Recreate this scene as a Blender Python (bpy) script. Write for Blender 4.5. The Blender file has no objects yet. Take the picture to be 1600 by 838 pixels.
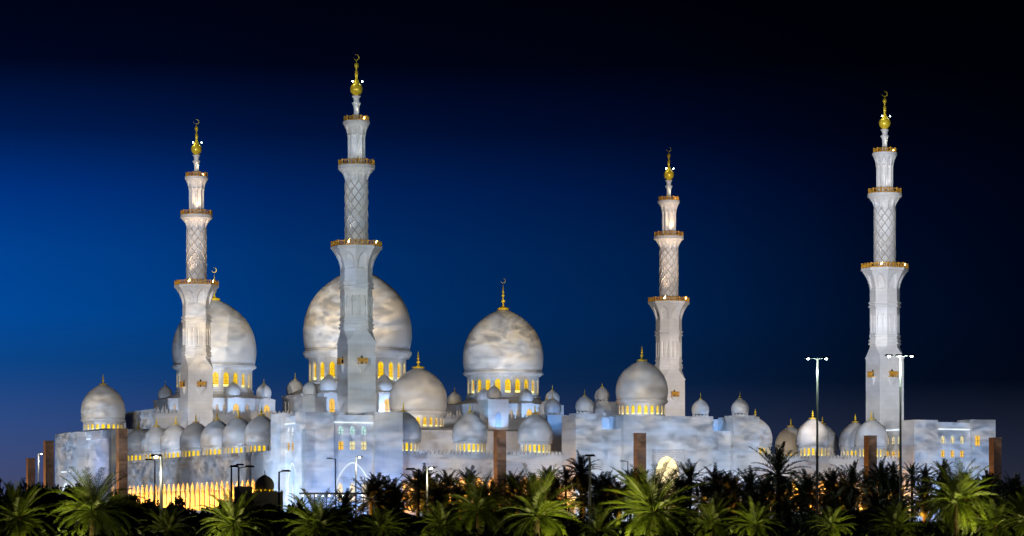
import bpy, math, random
from math import sin, cos, pi, radians, sqrt
from mathutils import Vector

random.seed(7)
scene = bpy.context.scene
COL = scene.collection
CAM_Z = 8.0
FOC = 4680.0          # focal length in 1600-px units

# ------------------------------------------------------------------ camera
cam_d = bpy.data.cameras.new('camera')
cam = bpy.data.objects.new('camera', cam_d); COL.objects.link(cam)
cam.location = (0, 0, CAM_Z); cam.rotation_euler = (radians(90), 0, 0)
cam_d.sensor_width = 36.0; cam_d.lens = 36.0 * FOC / 1600.0
cam_d.shift_y = (831 - 419) / 1600.0
cam_d.clip_start = 1.0; cam_d.clip_end = 20000.0
scene.camera = cam
scene.view_settings.view_transform = 'Standard'
try: scene.view_settings.look = 'None'
except Exception: pass
scene.view_settings.exposure = 0.0; scene.view_settings.gamma = 1.0

# ------------------------------------------------------------------ sky: the last blue of dusk, glowing low in the west (left)
world = bpy.data.worlds.new('World'); scene.world = world; world.use_nodes = True
nt = world.node_tree; N = nt.nodes; L = nt.links
for n in list(N): N.remove(n)
wout = N.new('ShaderNodeOutputWorld'); bg = N.new('ShaderNodeBackground'); tc = N.new('ShaderNodeTexCoord')
sx = N.new('ShaderNodeSeparateXYZ'); L.new(tc.outputs['Generated'], sx.inputs[0])
az = N.new('ShaderNodeMath'); az.operation = 'ARCTAN2'; L.new(sx.outputs[0], az.inputs[0]); L.new(sx.outputs[1], az.inputs[1])
def ramp(src, a, b, stops, interp='EASE'):
    mr = N.new('ShaderNodeMapRange'); mr.inputs['From Min'].default_value = a; mr.inputs['From Max'].default_value = b
    L.new(src, mr.inputs['Value']); cr = N.new('ShaderNodeValToRGB'); cr.color_ramp.interpolation = interp
    el = cr.color_ramp.elements
    while len(el) < len(stops): el.new(0.5)
    for e, (p, c) in zip(el, stops): e.position = p; e.color = (*c, 1)
    L.new(mr.outputs[0], cr.inputs[0]); return cr.outputs[0]
# elevation: 0 .. 0.2 rad
vert = ramp(sx.outputs[2], 0.0, 0.2, [
    (0.0, (.036, .045, .10)), (.09, (.033, .047, .125)), (.18, (.020, .058, .20)), (.28, (.003, .056, .235)), (.36, (.0002, .062, .30)),
    (.46, (.0002, .052, .275)), (.56, (.0, .030, .205)), (.66, (.0, .010, .075)), (.77, (.0, .0017, .013)), (.92, (.0, .0004, .004))], 'LINEAR')
g = lambda v: (v, v, v)
hor = ramp(az.outputs[0], -0.6, 0.6, [(0, g(.35)), (.25, g(.8)), (.36, g(1.0)), (.40, g(.80)), (.436, g(.56)), (.47, g(.44)), (.49, g(.37)), (.53, g(.26)),
                                      (.57, g(.13)), (.60, g(.055)), (.64, g(.022)), (.8, g(.012))], 'LINEAR')
mul = N.new('ShaderNodeMix'); mul.data_type = 'RGBA'; mul.blend_type = 'MULTIPLY'; mul.inputs['Factor'].default_value = 1
L.new(vert, mul.inputs[6]); L.new(hor, mul.inputs[7])
# faint town glow just over the horizon
glow = ramp(sx.outputs[2], 0.0, 0.2, [(0, (.030, .028, .045)), (.13, (.013, .017, .034)), (.25, (.0004, .0012, .004)), (.42, (.0, .0006, .003)), (1, (.0, .0001, .0006))], 'LINEAR')
add = N.new('ShaderNodeMix'); add.data_type = 'RGBA'; add.blend_type = 'ADD'; add.inputs['Factor'].default_value = 1
L.new(mul.outputs[2], add.inputs[6]); L.new(glow, add.inputs[7])
L.new(add.outputs[2], bg.inputs[0]); bg.inputs[1].default_value = 1.0; L.new(bg.outputs[0], wout.inputs[0])

# ------------------------------------------------------------------ mosque frame: x runs along the entrance front, y goes back to the prayer hall
ROT = math.atan2(.4073, .9133)
CA, SA = cos(ROT), sin(ROT)
OX, OY = -34.8, 670.0
def MW(v, u, z=0.0): return Vector((OX + CA * v - SA * u, OY + SA * v + CA * u, z))
def at(px, py, d): return Vector(((px - 800) / FOC * d, d, CAM_Z + (831 - py) * d / FOC))
def ground_z(d):
    P = [(0, 0), (60, .5), (160, 6.4), (250, 7.3), (450, 8.8), (580, 10.0), (3000, 10.0), (9000, 4.0)]
    for (a, b), (c, e) in zip(P, P[1:]):
        if d <= c: return b + (e - b) * (d - a) / (c - a)
    return P[-1][1]

# ------------------------------------------------------------------ lamps
def lamp_nodes(ld, color, lo, hi, scale, warm, cool, seed):
    """a projector: slow cloud pattern thrown by the lamp itself"""
    ld.use_nodes = True; t = ld.node_tree; n = t.nodes; l = t.links
    em = n.get('Emission') or n.new('ShaderNodeEmission')
    tcx = n.new('ShaderNodeNewGeometry'); mp = n.new('ShaderNodeMapping')
    l.new(tcx.outputs['Incoming'], mp.inputs[0]); mp.inputs['Scale'].default_value = (1.0, 1.0, 2.2); mp.inputs['Location'].default_value = (seed, seed * .37, 0)
    nz = n.new('ShaderNodeTexNoise'); nz.inputs['Scale'].default_value = scale; nz.inputs['Detail'].default_value = 7.0
    nz.inputs['Roughness'].default_value = .6; nz.inputs['Distortion'].default_value = .9
    l.new(mp.outputs[0], nz.inputs['Vector'])
    r1 = n.new('ShaderNodeMapRange'); r1.inputs['From Min'].default_value = .38; r1.inputs['From Max'].default_value = .62
    r1.inputs['To Min'].default_value = lo; r1.inputs['To Max'].default_value = hi
    l.new(nz.outputs['Fac'], r1.inputs['Value']); l.new(r1.outputs[0], em.inputs['Strength'])
    nz2 = n.new('ShaderNodeTexNoise'); nz2.inputs['Scale'].default_value = scale * .6; nz2.inputs['Detail'].default_value = 2.0
    mp2 = n.new('ShaderNodeMapping'); mp2.inputs['Location'].default_value = (seed * 1.7 + 4, 2, 0); mp2.inputs['Scale'].default_value = (1, 1, 1.8)
    l.new(tcx.outputs['Incoming'], mp2.inputs[0]); l.new(mp2.outputs[0], nz2.inputs['Vector'])
    cr = n.new('ShaderNodeValToRGB'); cr.color_ramp.elements[0].position = .4; cr.color_ramp.elements[1].position = .6
    cr.color_ramp.elements[0].color = (*cool, 1); cr.color_ramp.elements[1].color = (*warm, 1)
    l.new(nz2.outputs['Fac'], cr.inputs[0]); l.new(cr.outputs[0], em.inputs['Color'])
def spot(name, loc, target, power, angle, color=(1, 1, 1), blend=.6, radius=.4, cloud=None):
    ld = bpy.data.lights.new(name, 'SPOT'); ld.energy = power; ld.color = color; ld.spot_size = radians(angle); ld.spot_blend = blend
    ld.shadow_soft_size = radius
    o = bpy.data.objects.new(name, ld); COL.objects.link(o); o.location = loc
    o.rotation_euler = (Vector(target) - Vector(loc)).to_track_quat('-Z', 'Y').to_euler()
    if cloud: lamp_nodes(ld, color, *cloud)
    return o
def point(name, loc, power, color, radius=.25):
    ld = bpy.data.lights.new(name, 'POINT'); ld.energy = power; ld.color = color; ld.shadow_soft_size = radius
    o = bpy.data.objects.new(name, ld); COL.objects.link(o); o.location = loc
    return o
COOL, WARM = (.70, .84, 1.15), (1.05, .90, .66)
WHITE = (1, 1, 1)
# unseen cloud projectors, added left and right of the viewer for even light
spot('projector', (-235, 250, 24), MW(60, 70, 36), 2.1e6, 36, WHITE, .35, .3, (.60, 1.4, 110, (.95, .95, .98), (.68, .86, 1.2), 3.1))
spot('projector', (215, 290, 24), MW(75, 80, 38), 4.5e5, 38, WHITE, .35, .3, (.5, 1.5, 125, (1.0, .94, .88), (.70, .84, 1.15), 9.7))
# big domes get projectors of their own
def dome_projector(loc, target, power, ang, seed):
    spot('projector', loc, target, power, ang, WHITE, .7, .3, (.42, 1.6, 100, (1.16, .90, .56), (1.0, .96, .92), seed))
dome_projector((-130, 330, 22), MW(68.5, 177, 74), 7.5e6, 4.2, 1.3)
dome_projector((30, 340, 22), MW(114.5, 177, 66), 5.4e6, 3.5, 5.2)
dome_projector((-30, 340, 22), MW(25.4, 177, 66), 3.2e6, 3.5, 7.7)
dome_projector((30, 330, 25), MW(68.3, -6, 43), 1.25e6, 3.2, 15.0)
dome_projector((-150, 420, 25), MW(-10.5, 164.5, 43), 1.0e6, 3.0, 17.0)
dome_projector((-5, 330, 40), MW(68.5, 131, 47), 2.2e6, 3.2, 11.0)

# walls get cloud projectors as well, thrown low so that they stay below the minarets
def wall_projector(loc, v, u, z, P, ang, seed): spot('projector', loc, MW(v, u, z), P * 1.75, ang, WHITE, .55, .3, (.26, 1.75, 108, (1.0, .94, .90), (.66, .84, 1.2), seed))
wall_projector((-70, 330, 42), -8, -20, 22, 6.5e5, 5.6, 21.0)
wall_projector((-190, 400, 22), -19.4, -8, 24, 9e5, 6.0, 23.0)
wall_projector((-240, 470, 22), -18, 40, 25, 5.5e5, 8.5, 25.0)
wall_projector((-260, 520, 22), -18, 95, 25, 5.5e5, 8.5, 27.0)
wall_projector((-280, 560, 22), -22, 150, 26, 7.0e5, 8.5, 29.0)
wall_projector((0, 330, 42), 24, -13, 25, 7.0e5, 6.4, 31.0)
wall_projector((40, 330, 42), 56, -20, 24, 8.0e5, 6.0, 33.0)
wall_projector((60, 330, 42), 82, -20, 24, 8.5e5, 6.2, 35.0)
wall_projector((85, 340, 42), 112, -13, 25, 8.0e5, 6.6, 37.0)
wall_projector((115, 340, 42), 144, -20, 24, 9.0e5, 5.6, 39.0)
# minaret floods, plain light
for (v, u), sx, P, c in (((0, 0), 70, 6.0e5, (.84, .97, 1.0)), ((0, 115), -40, 1.1e6, (1.0, .90, .84)), ((137, 115), 60, 1.55e6, (1.0, .88, .82)), ((137, 0), -60, 1.6e6, (.95, .97, 1.06))):
    for z_ in (46, 70, 96):
        m_ = MW(v, u, z_); spot('minaret_flood', (m_.x + sx, m_.y - 330, 26), m_, P * 1.75, 6.4, c, .9, .8)

# ------------------------------------------------------------------ materials
def mat(name, base, rough=.6, metal=0.0, noise=None, bump=None):
    m = bpy.data.materials.new(name); m.use_nodes = True; t = m.node_tree; b = t.nodes['Principled BSDF']
    b.inputs['Base Color'].default_value = (*base, 1); b.inputs['Roughness'].default_value = rough; b.inputs['Metallic'].default_value = metal
    if noise:
        sc, amt, det = noise
        tc = t.nodes.new('ShaderNodeTexCoord'); nz = t.nodes.new('ShaderNodeTexNoise')
        nz.inputs['Scale'].default_value = sc; nz.inputs['Detail'].default_value = det
        t.links.new(tc.outputs['Object'], nz.inputs['Vector'])
        cr = t.nodes.new('ShaderNodeValToRGB'); e = cr.color_ramp.elements; e[0].position = .3; e[1].position = .7
        e[0].color = (*[c * (1 - amt) for c in base], 1); e[1].color = (*[min(1, c * (1 + amt)) for c in base], 1)
        t.links.new(nz.outputs['Fac'], cr.inputs[0]); t.links.new(cr.outputs[0], b.inputs['Base Color'])
        if bump:
            bp = t.nodes.new('ShaderNodeBump'); bp.inputs['Strength'].default_value = bump; bp.inputs['Distance'].default_value = .05
            t.links.new(nz.outputs['Fac'], bp.inputs['Height']); t.links.new(bp.outputs[0], b.inputs['Normal'])
    return m
def emit(name, color, strength, vary=0.0, sc=1.5, base=(.05, .05, .05)):
    m = bpy.data.materials.new(name); m.use_nodes = True; t = m.node_tree; b = t.nodes['Principled BSDF']
    b.inputs['Base Color'].default_value = (*base, 1); b.inputs['Emission Color'].default_value = (*color, 1); b.inputs['Emission Strength'].default_value = strength
    if vary:
        tc = t.nodes.new('ShaderNodeTexCoord'); nz = t.nodes.new('ShaderNodeTexNoise'); nz.inputs['Scale'].default_value = sc
        t.links.new(tc.outputs['Object'], nz.inputs['Vector'])
        mr = t.nodes.new('ShaderNodeMapRange'); mr.inputs['From Min'].default_value = .3; mr.inputs['From Max'].default_value = .7
        mr.inputs['To Min'].default_value = strength * (1 - vary); mr.inputs['To Max'].default_value = strength * (1 + vary)
        t.links.new(nz.outputs['Fac'], mr.inputs['Value']); t.links.new(mr.outputs[0], b.inputs['Emission Strength'])
    return m
def stone(name, base, bw, bh, mortar=.78, rough=.45, sc=.3, amt=.07):
    """dressed stone: courses of slabs with hairline joints, slightly uneven tone"""
    m = mat(name, base, rough, 0, (sc, amt, 5)); t = m.node_tree; b = t.nodes['Principled BSDF']
    tc = t.nodes.new('ShaderNodeTexCoord'); s = t.nodes.new('ShaderNodeSeparateXYZ'); t.links.new(tc.outputs['Object'], s.inputs[0])
    ad = t.nodes.new('ShaderNodeMath'); ad.operation = 'ADD'; t.links.new(s.outputs[0], ad.inputs[0]); t.links.new(s.outputs[1], ad.inputs[1])
    cb = t.nodes.new('ShaderNodeCombineXYZ'); t.links.new(ad.outputs[0], cb.inputs[0]); t.links.new(s.outputs[2], cb.inputs[1])
    br = t.nodes.new('ShaderNodeTexBrick'); br.inputs['Scale'].default_value = 1; br.inputs['Brick Width'].default_value = bw; br.inputs['Row Height'].default_value = bh
    br.inputs['Mortar Size'].default_value = .025; br.inputs['Color1'].default_value = (1, 1, 1, 1); br.inputs['Color2'].default_value = (.94, .94, .94, 1); br.inputs['Mortar'].default_value = (mortar,) * 3 + (1,)
    t.links.new(cb.outputs[0], br.inputs['Vector'])
    mx = t.nodes.new('ShaderNodeMix'); mx.data_type = 'RGBA'; mx.blend_type = 'MULTIPLY'; mx.inputs['Factor'].default_value = 1
    src = b.inputs['Base Color'].links[0].from_socket
    t.links.new(src, mx.inputs[6]); t.links.new(br.outputs['Color'], mx.inputs[7]); t.links.new(mx.outputs[2], b.inputs['Base Color'])
    return m
MARBLE = stone('white_marble', (.76, .75, .73), 2.4, 1.1)
DOMEM = mat('dome_marble', (.76, .75, .72), .42, 0, (.25, .05, 6))
TRIM = mat('marble_trim', (.72, .71, .69), .5, 0, (.8, .06, 4))
ROOF = mat('roof_slab', (.25, .24, .23), .8, 0, (.3, .2, 3))
GOLD = mat('gold', (1.0, .66, .04), .32, .25, (3, .15, 3))
BRASS = mat('brass_railing', (.72, .37, .04), .4, .15, (2.5, .35, 3))
PYL = stone('brown_stone', (.17, .088, .045), 3.0, .75, .6, .7, 1.2, .2)
TAN = mat('tan_render', (.42, .36, .25), .8, 0, (.8, .12, 4))
POLE = mat('lamp_pole_paint', (.30, .31, .27), .45, .2, (2, .1, 2))
DARKPOLE = mat('dark_pole_paint', (.035, .035, .04), .5, .3, (2, .2, 2))
RIBM = mat('lattice_shadow_tone', (.42, .39, .36), .5, 0, (2, .1, 2))  # shadow lines of the lattice put into the rib colour
DARKM = mat('dark_metal', (.02, .02, .02), .6, .3)
YEL = emit('yellow_window_light', (1.0, .64, .004), 1.15, .3, 2.0, (.01, .006, .001))
YELHOT = emit('pane_foot_glow', (1.0, .80, .22), 2.2)
AMBER = emit('amber_window_light', (1.0, .55, .03), .95, .4, 2.5)
PALEW = emit('dim_window_light', (.75, .55, .36), .55, .4, 1.0)
CYANW = emit('cool_window_light', (.62, .98, .95), .75, .5, 1.6)
DOORW = emit('bright_opening_light', (1.0, .80, .50), 1.1, .3, .4)
HALLW = emit('white_opening_light', (.92, .95, 1.0), 1.0, .25, .5)
EDGEGLOW = emit('lit_edge_glow', (.80, .90, 1.0), 1.15, .25, .35)  # marble edges lit by lamps, their brightness put into emission
LAMPW = emit('lamp_white', (.92, 1.0, .98), 28)
LAMPY = emit('lamp_warm', (1.0, .80, .45), 18)
def foliage(name, a, b_, rough=.5):
    m = mat(name, a, rough, 0, (.9, .35, 3)); t = m.node_tree; b = t.nodes['Principled BSDF']
    cr = [n for n in t.nodes if n.type == 'VALTORGB'][0]; cr.color_ramp.elements[0].color = (*a, 1); cr.color_ramp.elements[1].color = (*b_, 1)
    return m
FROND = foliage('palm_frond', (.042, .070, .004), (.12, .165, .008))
FRONDD = foliage('shaded_palm_frond', (.035, .045, .02), (.06, .07, .03))  # darker copy of the frond, shade put into the colour of unlit palms
LEAF = foliage('shrub_leaf', (.030, .045, .014), (.06, .08, .025), .6)
BARK = mat('palm_bark', (.07, .045, .022), .9, 0, (4, .4, 4), .6)

# ------------------------------------------------------------------ mesh building
class MB:
    def __init__(s): s.v = []; s.f = []; s.m = []
    def add(s, vs, fs, mi=0):
        o = len(s.v); s.v.extend(vs); s.f.extend([tuple(i + o for i in f) for f in fs]); s.m.extend([mi] * len(fs)); return s
    def box(s, x0, x1, y0, y1, z0, z1, mi=0):
        return s.add([(x0, y0, z0), (x1, y0, z0), (x1, y1, z0), (x0, y1, z0), (x0, y0, z1), (x1, y0, z1), (x1, y1, z1), (x0, y1, z1)],
                     [(3, 2, 1, 0), (4, 5, 6, 7), (0, 1, 5, 4), (1, 2, 6, 5), (2, 3, 7, 6), (3, 0, 4, 7)], mi)
    def lathe(s, prof, n=32, cx=0, cy=0, a0=0.0, cap=True, mi=0):
        vs = []
        for r, z in prof:
            for k in range(n):
                a = a0 + 2 * pi * k / n; vs.append((cx + r * cos(a), cy + r * sin(a), z))
        fs = []
        for i in range(len(prof) - 1):
            for k in range(n):
                k2 = (k + 1) % n; fs.append((i * n + k, i * n + k2, (i + 1) * n + k2, (i + 1) * n + k))
        if cap:
            fs.append(tuple(range(n - 1, -1, -1))); t = (len(prof) - 1) * n; fs.append(tuple(range(t, t + n)))
        return s.add(vs, fs, mi)
    def tube(s, pts, r, n=6, mi=0, r1=None):
        pts = [Vector(p) for p in pts]; vs = []; m = len(pts)
        for i, p in enumerate(pts):
            d = (pts[min(i + 1, m - 1)] - pts[max(i - 1, 0)]).normalized()
            a = Vector((0, 0, 1)) if abs(d.z) < .9 else Vector((1, 0, 0))
            x = d.cross(a).normalized(); y = d.cross(x)
            rr = r if r1 is None else r + (r1 - r) * i / (m - 1)
            for k in range(n):
                t = 2 * pi * k / n; vs.append(tuple(p + x * (rr * cos(t)) + y * (rr * sin(t))))
        fs = [(i * n + k, i * n + (k + 1) % n, (i + 1) * n + (k + 1) % n, (i + 1) * n + k) for i in range(m - 1) for k in range(n)]
        fs += [tuple(range(n - 1, -1, -1)), tuple(range((m - 1) * n, m * n))]
        return s.add(vs, fs, mi)
    def prism(s, poly, z0, z1, mi=0):
        n = len(poly)
        return s.add([(x, y, z0) for x, y in poly] + [(x, y, z1) for x, y in poly],
                     [tuple(range(n - 1, -1, -1)), tuple(range(n, 2 * n))] + [(i, (i + 1) % n, n + (i + 1) % n, n + i) for i in range(n)], mi)
    def sphere(s, c, r, n=10, mi=0, sz=1.0):
        pr = [(max(1e-3, r * sin(pi * i / n)), c[2] - r * sz * cos(pi * i / n)) for i in range(n + 1)]
        return s.lathe(pr, n * 2, c[0], c[1], 0, True, mi)
    def mesh(s, name, mats, smooth=False):
        me = bpy.data.meshes.new(name); me.from_pydata(s.v, [], s.f); me.update()
        for m in (mats if isinstance(mats, (list, tuple)) else [mats]): me.materials.append(m)
        if any(s.m): me.polygons.foreach_set('material_index', s.m)
        if smooth: me.polygons.foreach_set('use_smooth', [True] * len(s.f))
        return me
def obj(name, data, parent=None, loc=(0, 0, 0), rz=0.0):
    o = bpy.data.objects.new(name, data); COL.objects.link(o); o.parent = parent; o.location = loc; o.rotation_euler = (0, 0, rz); return o
def put(name, mb, mats, parent=None, smooth=False, loc=(0, 0, 0), rz=0.0): return obj(name, mb.mesh(name, mats, smooth), parent, loc, rz)
def thing(name, label, cat, loc, rz=0.0, group=None):
    o = obj(name, None, None, loc, rz); o.empty_display_size = 1; tag(o, label, cat, group); return o
def tag(o, label, cat, group=None):
    o['label'] = label; o['category'] = cat
    if group: o['group'] = group
    return o

def arch(w, zs, zt, n=8, p=1.25, q=.58):
    """points of an arch from left springing to right springing, centred on 0"""
    pts = []
    for i in range(2 * n + 1):
        x = -cos(pi * i / (2 * n)); pts.append((x * w / 2, zs + (zt - zs) * max(0, 1 - abs(x) ** p) ** q))
    return pts
def panel(mb, o, dx, nin, W, bands, depth, n=5, p=1.25, q=.58, mi=0, rmi=0):
    """flat wall with arched openings and their reveals. o: start, dx: along, nin: inwards (2-D); bands bottom to top"""
    P = lambda x, z, t=0.0: (o[0] + dx[0] * x + nin[0] * t, o[1] + dx[1] * x + nin[1] * t, z)
    def quad(a, b, c, d, k=mi): mb.add([a, b, c, d], [(0, 1, 2, 3)], k)
    for z0, z1, ops in bands:
        x = 0.0
        for (c, w, zb, zs, zt) in sorted(ops):
            l, r = c - w / 2, c + w / 2
            if l > x + 1e-4: quad(P(x, z0), P(l, z0), P(l, z1), P(x, z1))
            if zb > z0 + 1e-4:
                quad(P(l, z0), P(r, z0), P(r, zb), P(l, zb)); quad(P(l, zb), P(r, zb), P(r, zb, depth), P(l, zb, depth), rmi)
            a = arch(w, zs, zt, n, p, q) if zt > zs + 1e-4 else [(-w / 2, zs), (w / 2, zs)]
            a = [(c + ax, az_) for ax, az_ in a]
            for (xa, za), (xb, zb2) in zip(a, a[1:]):
                if xb - xa > 1e-6: quad(P(xa, za), P(xb, zb2), P(xb, z1), P(xa, z1))
                quad(P(xa, za), P(xa, za, depth), P(xb, zb2, depth), P(xb, zb2), rmi)
            for xx in (l, r): quad(P(xx, max(zb, z0)), P(xx, max(zb, z0), depth), P(xx, zs, depth), P(xx, zs), rmi)
            x = r
        if x < W - 1e-4: quad(P(x, z0), P(W, z0), P(W, z1), P(x, z1))
def pane_mb(w, zb, zs, zt, t=.06, n=5, p=1.25, q=.58):
    """arched pane standing in the x-z plane, a thin slab"""
    a = arch(w, zs, zt, n, p, q) if zt > zs + 1e-4 else [(-w / 2, zs), (w / 2, zs)]
    pts = [(-w / 2, zb)] + a + [(w / 2, zb)]
    pl = [pts[0]]
    for q_ in pts[1:]:
        if abs(q_[0] - pl[-1][0]) + abs(q_[1] - pl[-1][1]) > 1e-4: pl.append(q_)
    m = len(pl)
    return MB().add([(x, 0, z) for x, z in pl] + [(x, t, z) for x, z in pl],
                    [tuple(range(m)), tuple(range(2 * m - 1, m - 1, -1))] + [(i, (i + 1) % m, m + (i + 1) % m, m + i) for i in range(m)])
def merlons(mb, a, b, z0, zmid, z1, step=1.0, t=.35):
    """pierced parapet: one outline with a pointed leaf for each merlon, from a to b"""
    a = Vector((a[0], a[1], 0)); b = Vector((b[0], b[1], 0)); d = b - a; W = d.length; d.normalize(); nn = Vector((-d.y, d.x, 0))
    k = max(1, round(W / step)); s = W / k; h = z1 - zmid
    top = [(0, zmid)]
    for i in range(k):
        x = i * s
        top += [(x + .14 * s, zmid), (x + .22 * s, zmid + .18 * h), (x + .12 * s, zmid + .5 * h), (x + .3 * s, zmid + .72 * h), (x + .5 * s, z1),
                (x + .7 * s, zmid + .72 * h), (x + .88 * s, zmid + .5 * h), (x + .78 * s, zmid + .18 * h), (x + .86 * s, zmid)]
    top.append((W, zmid))
    vs = []; fs = []
    for off in (0, t):
        for x, z in top: vs.append(tuple(a + d * x + nn * off + Vector((0, 0, z))))
        for x, z in top: vs.append(tuple(a + d * x + nn * off + Vector((0, 0, z0))))
    m = len(top)
    for s_ in (0, 2 * m): fs += [(s_ + m + i, s_ + m + i + 1, s_ + i + 1, s_ + i) for i in range(m - 1)]
    fs += [(i, i + 1, 2 * m + i + 1, 2 * m + i) for i in range(m - 1)]
    mb.add(vs, fs)

# ------------------------------------------------------------------ domes
def dome_profile(R, H, t0=-16, n=26, tip=.06):
    a = H * (1 - tip) / (1 + sin(radians(-t0))); pr = []
    for i in range(n + 1):
        t = radians(t0 + (90 - t0) * i / n)
        f = max(0.0, (i / n - .55) / .45)
        r = R * cos(t); z = a * (sin(t) + sin(radians(-t0))) + tip * H * f ** 2.2
        r *= 1 - .05 * f * (1 - f) * 4 * .6
        pr.append((max(r, .02), z))
    return pr
def finial_mb(h, w, z0, base=True):
    pr = []
    if base: pr += [(w * 2.3, z0 - .06 * h), (w * 2.2, z0 + .02 * h), (w * .6, z0 + .08 * h)]
    pr += [(.28 * w, z0 + .16 * h), (.26 * w, z0 + .20 * h), (.75 * w, z0 + .28 * h), (.78 * w, z0 + .32 * h), (.24 * w, z0 + .40 * h), (.20 * w, z0 + .45 * h),
           (.58 * w, z0 + .52 * h), (.58 * w, z0 + .55 * h), (.18 * w, z0 + .61 * h), (.42 * w, z0 + .69 * h), (.40 * w, z0 + .72 * h), (.12 * w, z0 + .78 * h), (.26 * w, z0 + .84 * h), (.1 * w, z0 + .9 * h), (.02 * w, z0 + h)]
    return MB().lathe(pr, 12)
def crescent_mb(cx, cz, r, t=.12):
    """crescent open to the upper left, in the x-z plane"""
    vs = []; fs = []; n = 20
    for y in (-t, t):
        for i in range(n + 1):
            a = radians(-150 + 300 * i / n) - radians(35)
            w = .24 * r * sin(pi * i / n) + .01
            for rr in (r, r - w): vs.append((cx + rr * cos(a) - (.0 if rr == r else 0), y, cz + rr * sin(a)))
    m = 2 * (n + 1)
    for i in range(n):
        o = 2 * i
        fs += [(o, o + 1, o + 3, o + 2), (m + o, m + o + 2, m + o + 3, m + o + 1), (o, o + 2, m + o + 2, m + o), (o + 1, m + o + 1, m + o + 3, o + 3)]
    return MB().add(vs, fs)

_cache = {}
def dome(parent, x, y, zb, R, H, nwin, wz0, wz1, zbot, fin_h, fin_w, seg=48, win_w=.55, tag_=None, lit=YEL, sector=None, hot=True, flare=1.0, pane_depth=.5):
    """one dome part: marble shell, with drum, windows and finial under it. z of things measured from the dome's base line"""
    key = (R, H, nwin, wz0, wz1, zbot, fin_h, fin_w, seg, win_w, flare, lit.name)
    if key not in _cache:
        sh = MB().lathe(dome_profile(R, H), seg, cap=True).mesh('dome_shell', DOMEM, True)
        Rd = R * .90 * flare
        dm = MB()
        # moulding under the shell, then the flared cornice down to the drum
        rim = [(R * .962, 0.0), (R * .975, -.012 * R), (R * .955, -.03 * R), (R * 1.0, -.045 * R), (R * 1.0, -.085 * R), (R * .955, -.16 * R), (R * .92, -.24 * R if wz1 < -.3 * R else wz1 * .6)]
        ztop = wz1 * .72 if abs(wz1) > .1 * R else wz1
        rim = [(r, z) for r, z in rim if z > ztop] + [(Rd, ztop)]
        dm.lathe(rim, seg, cap=False)
        segw = 2 * Rd * sin(pi / nwin)
        for k in range(nwin):
            a = 2 * pi * k / nwin; a1 = a + 2 * pi / nwin; am = (a + a1) / 2
            o_ = (Rd * cos(a), Rd * sin(a)); d_ = (cos(am + pi / 2), sin(am + pi / 2)); ni = (-cos(am), -sin(am))
            panel(dm, o_, d_, ni, segw, [(zbot, ztop + .02, [(segw / 2, segw * win_w, wz0, wz1 - segw * win_w * .55, wz1)])], pane_depth, 4)
        dm.lathe([(Rd - pane_depth - .2, zbot), (Rd - pane_depth - .2, ztop)], nwin, a0=0, cap=False)
        dm.lathe([(Rd + .10 * R * .3, zbot - .02), (Rd + .10 * R * .3, zbot + .04 * R), (Rd - .01, zbot + .05 * R)], seg, cap=False)
        drm = dm.mesh('drum', MARBLE)
        pw = segw * win_w
        pn_ = pane_mb(pw + .04, wz0, wz1 - pw * .55, wz1, .05, 4)
        if R > 7:      # leaded grille in front of the big windows
            for fx in (-.25, 0, .25): pn_.box(pw * fx - .05, pw * fx + .05, -.1, -.03, wz0, wz1 - pw * (.55 if fx else .1), 1)
            for fz in (.2, .4, .6): pn_.box(-pw / 2, pw / 2, -.101, -.031, wz0 + (wz1 - wz0) * fz - .05, wz0 + (wz1 - wz0) * fz + .05, 1)
        pn = pn_.mesh('window_pane', [lit, BRASS])
        ht = MB().box(-pw * .42, pw * .42, -.16, -.04, wz0 + .02, wz0 + .05 + .12 * (wz1 - wz0)).mesh('window_foot_glow', YELHOT) if hot else None  # added glowing strip, gives the pane its whitish foot
        fm = finial_mb(fin_h, fin_w, H).mesh('finial', GOLD)
        _cache[key] = (sh, drm, pn, ht, fm, Rd, nwin)
    sh, drm, pn, ht, fm, Rd, nw = _cache[key]
    d = obj('dome', sh, parent, (x, y, zb)); obj('drum', drm, d); obj('finial', fm, d)
    for k in range(nw):
        am = 2 * pi * (k + .5) / nw
        if sector and not (sector[0] <= (am % (2 * pi)) <= sector[1]): continue
        rr = Rd * cos(pi / nw) - pane_depth
        w = obj('window', pn, d, (rr * cos(am), rr * sin(am), 0), am + pi / 2)
        if ht:
            l_ = obj('window_foot_glow', ht, d, (rr * cos(am), rr * sin(am), 0), am + pi / 2)
    return d
FACE = (radians(150), radians(350))     # the half of a drum turned to the viewer, in the mosque's own frame

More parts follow.
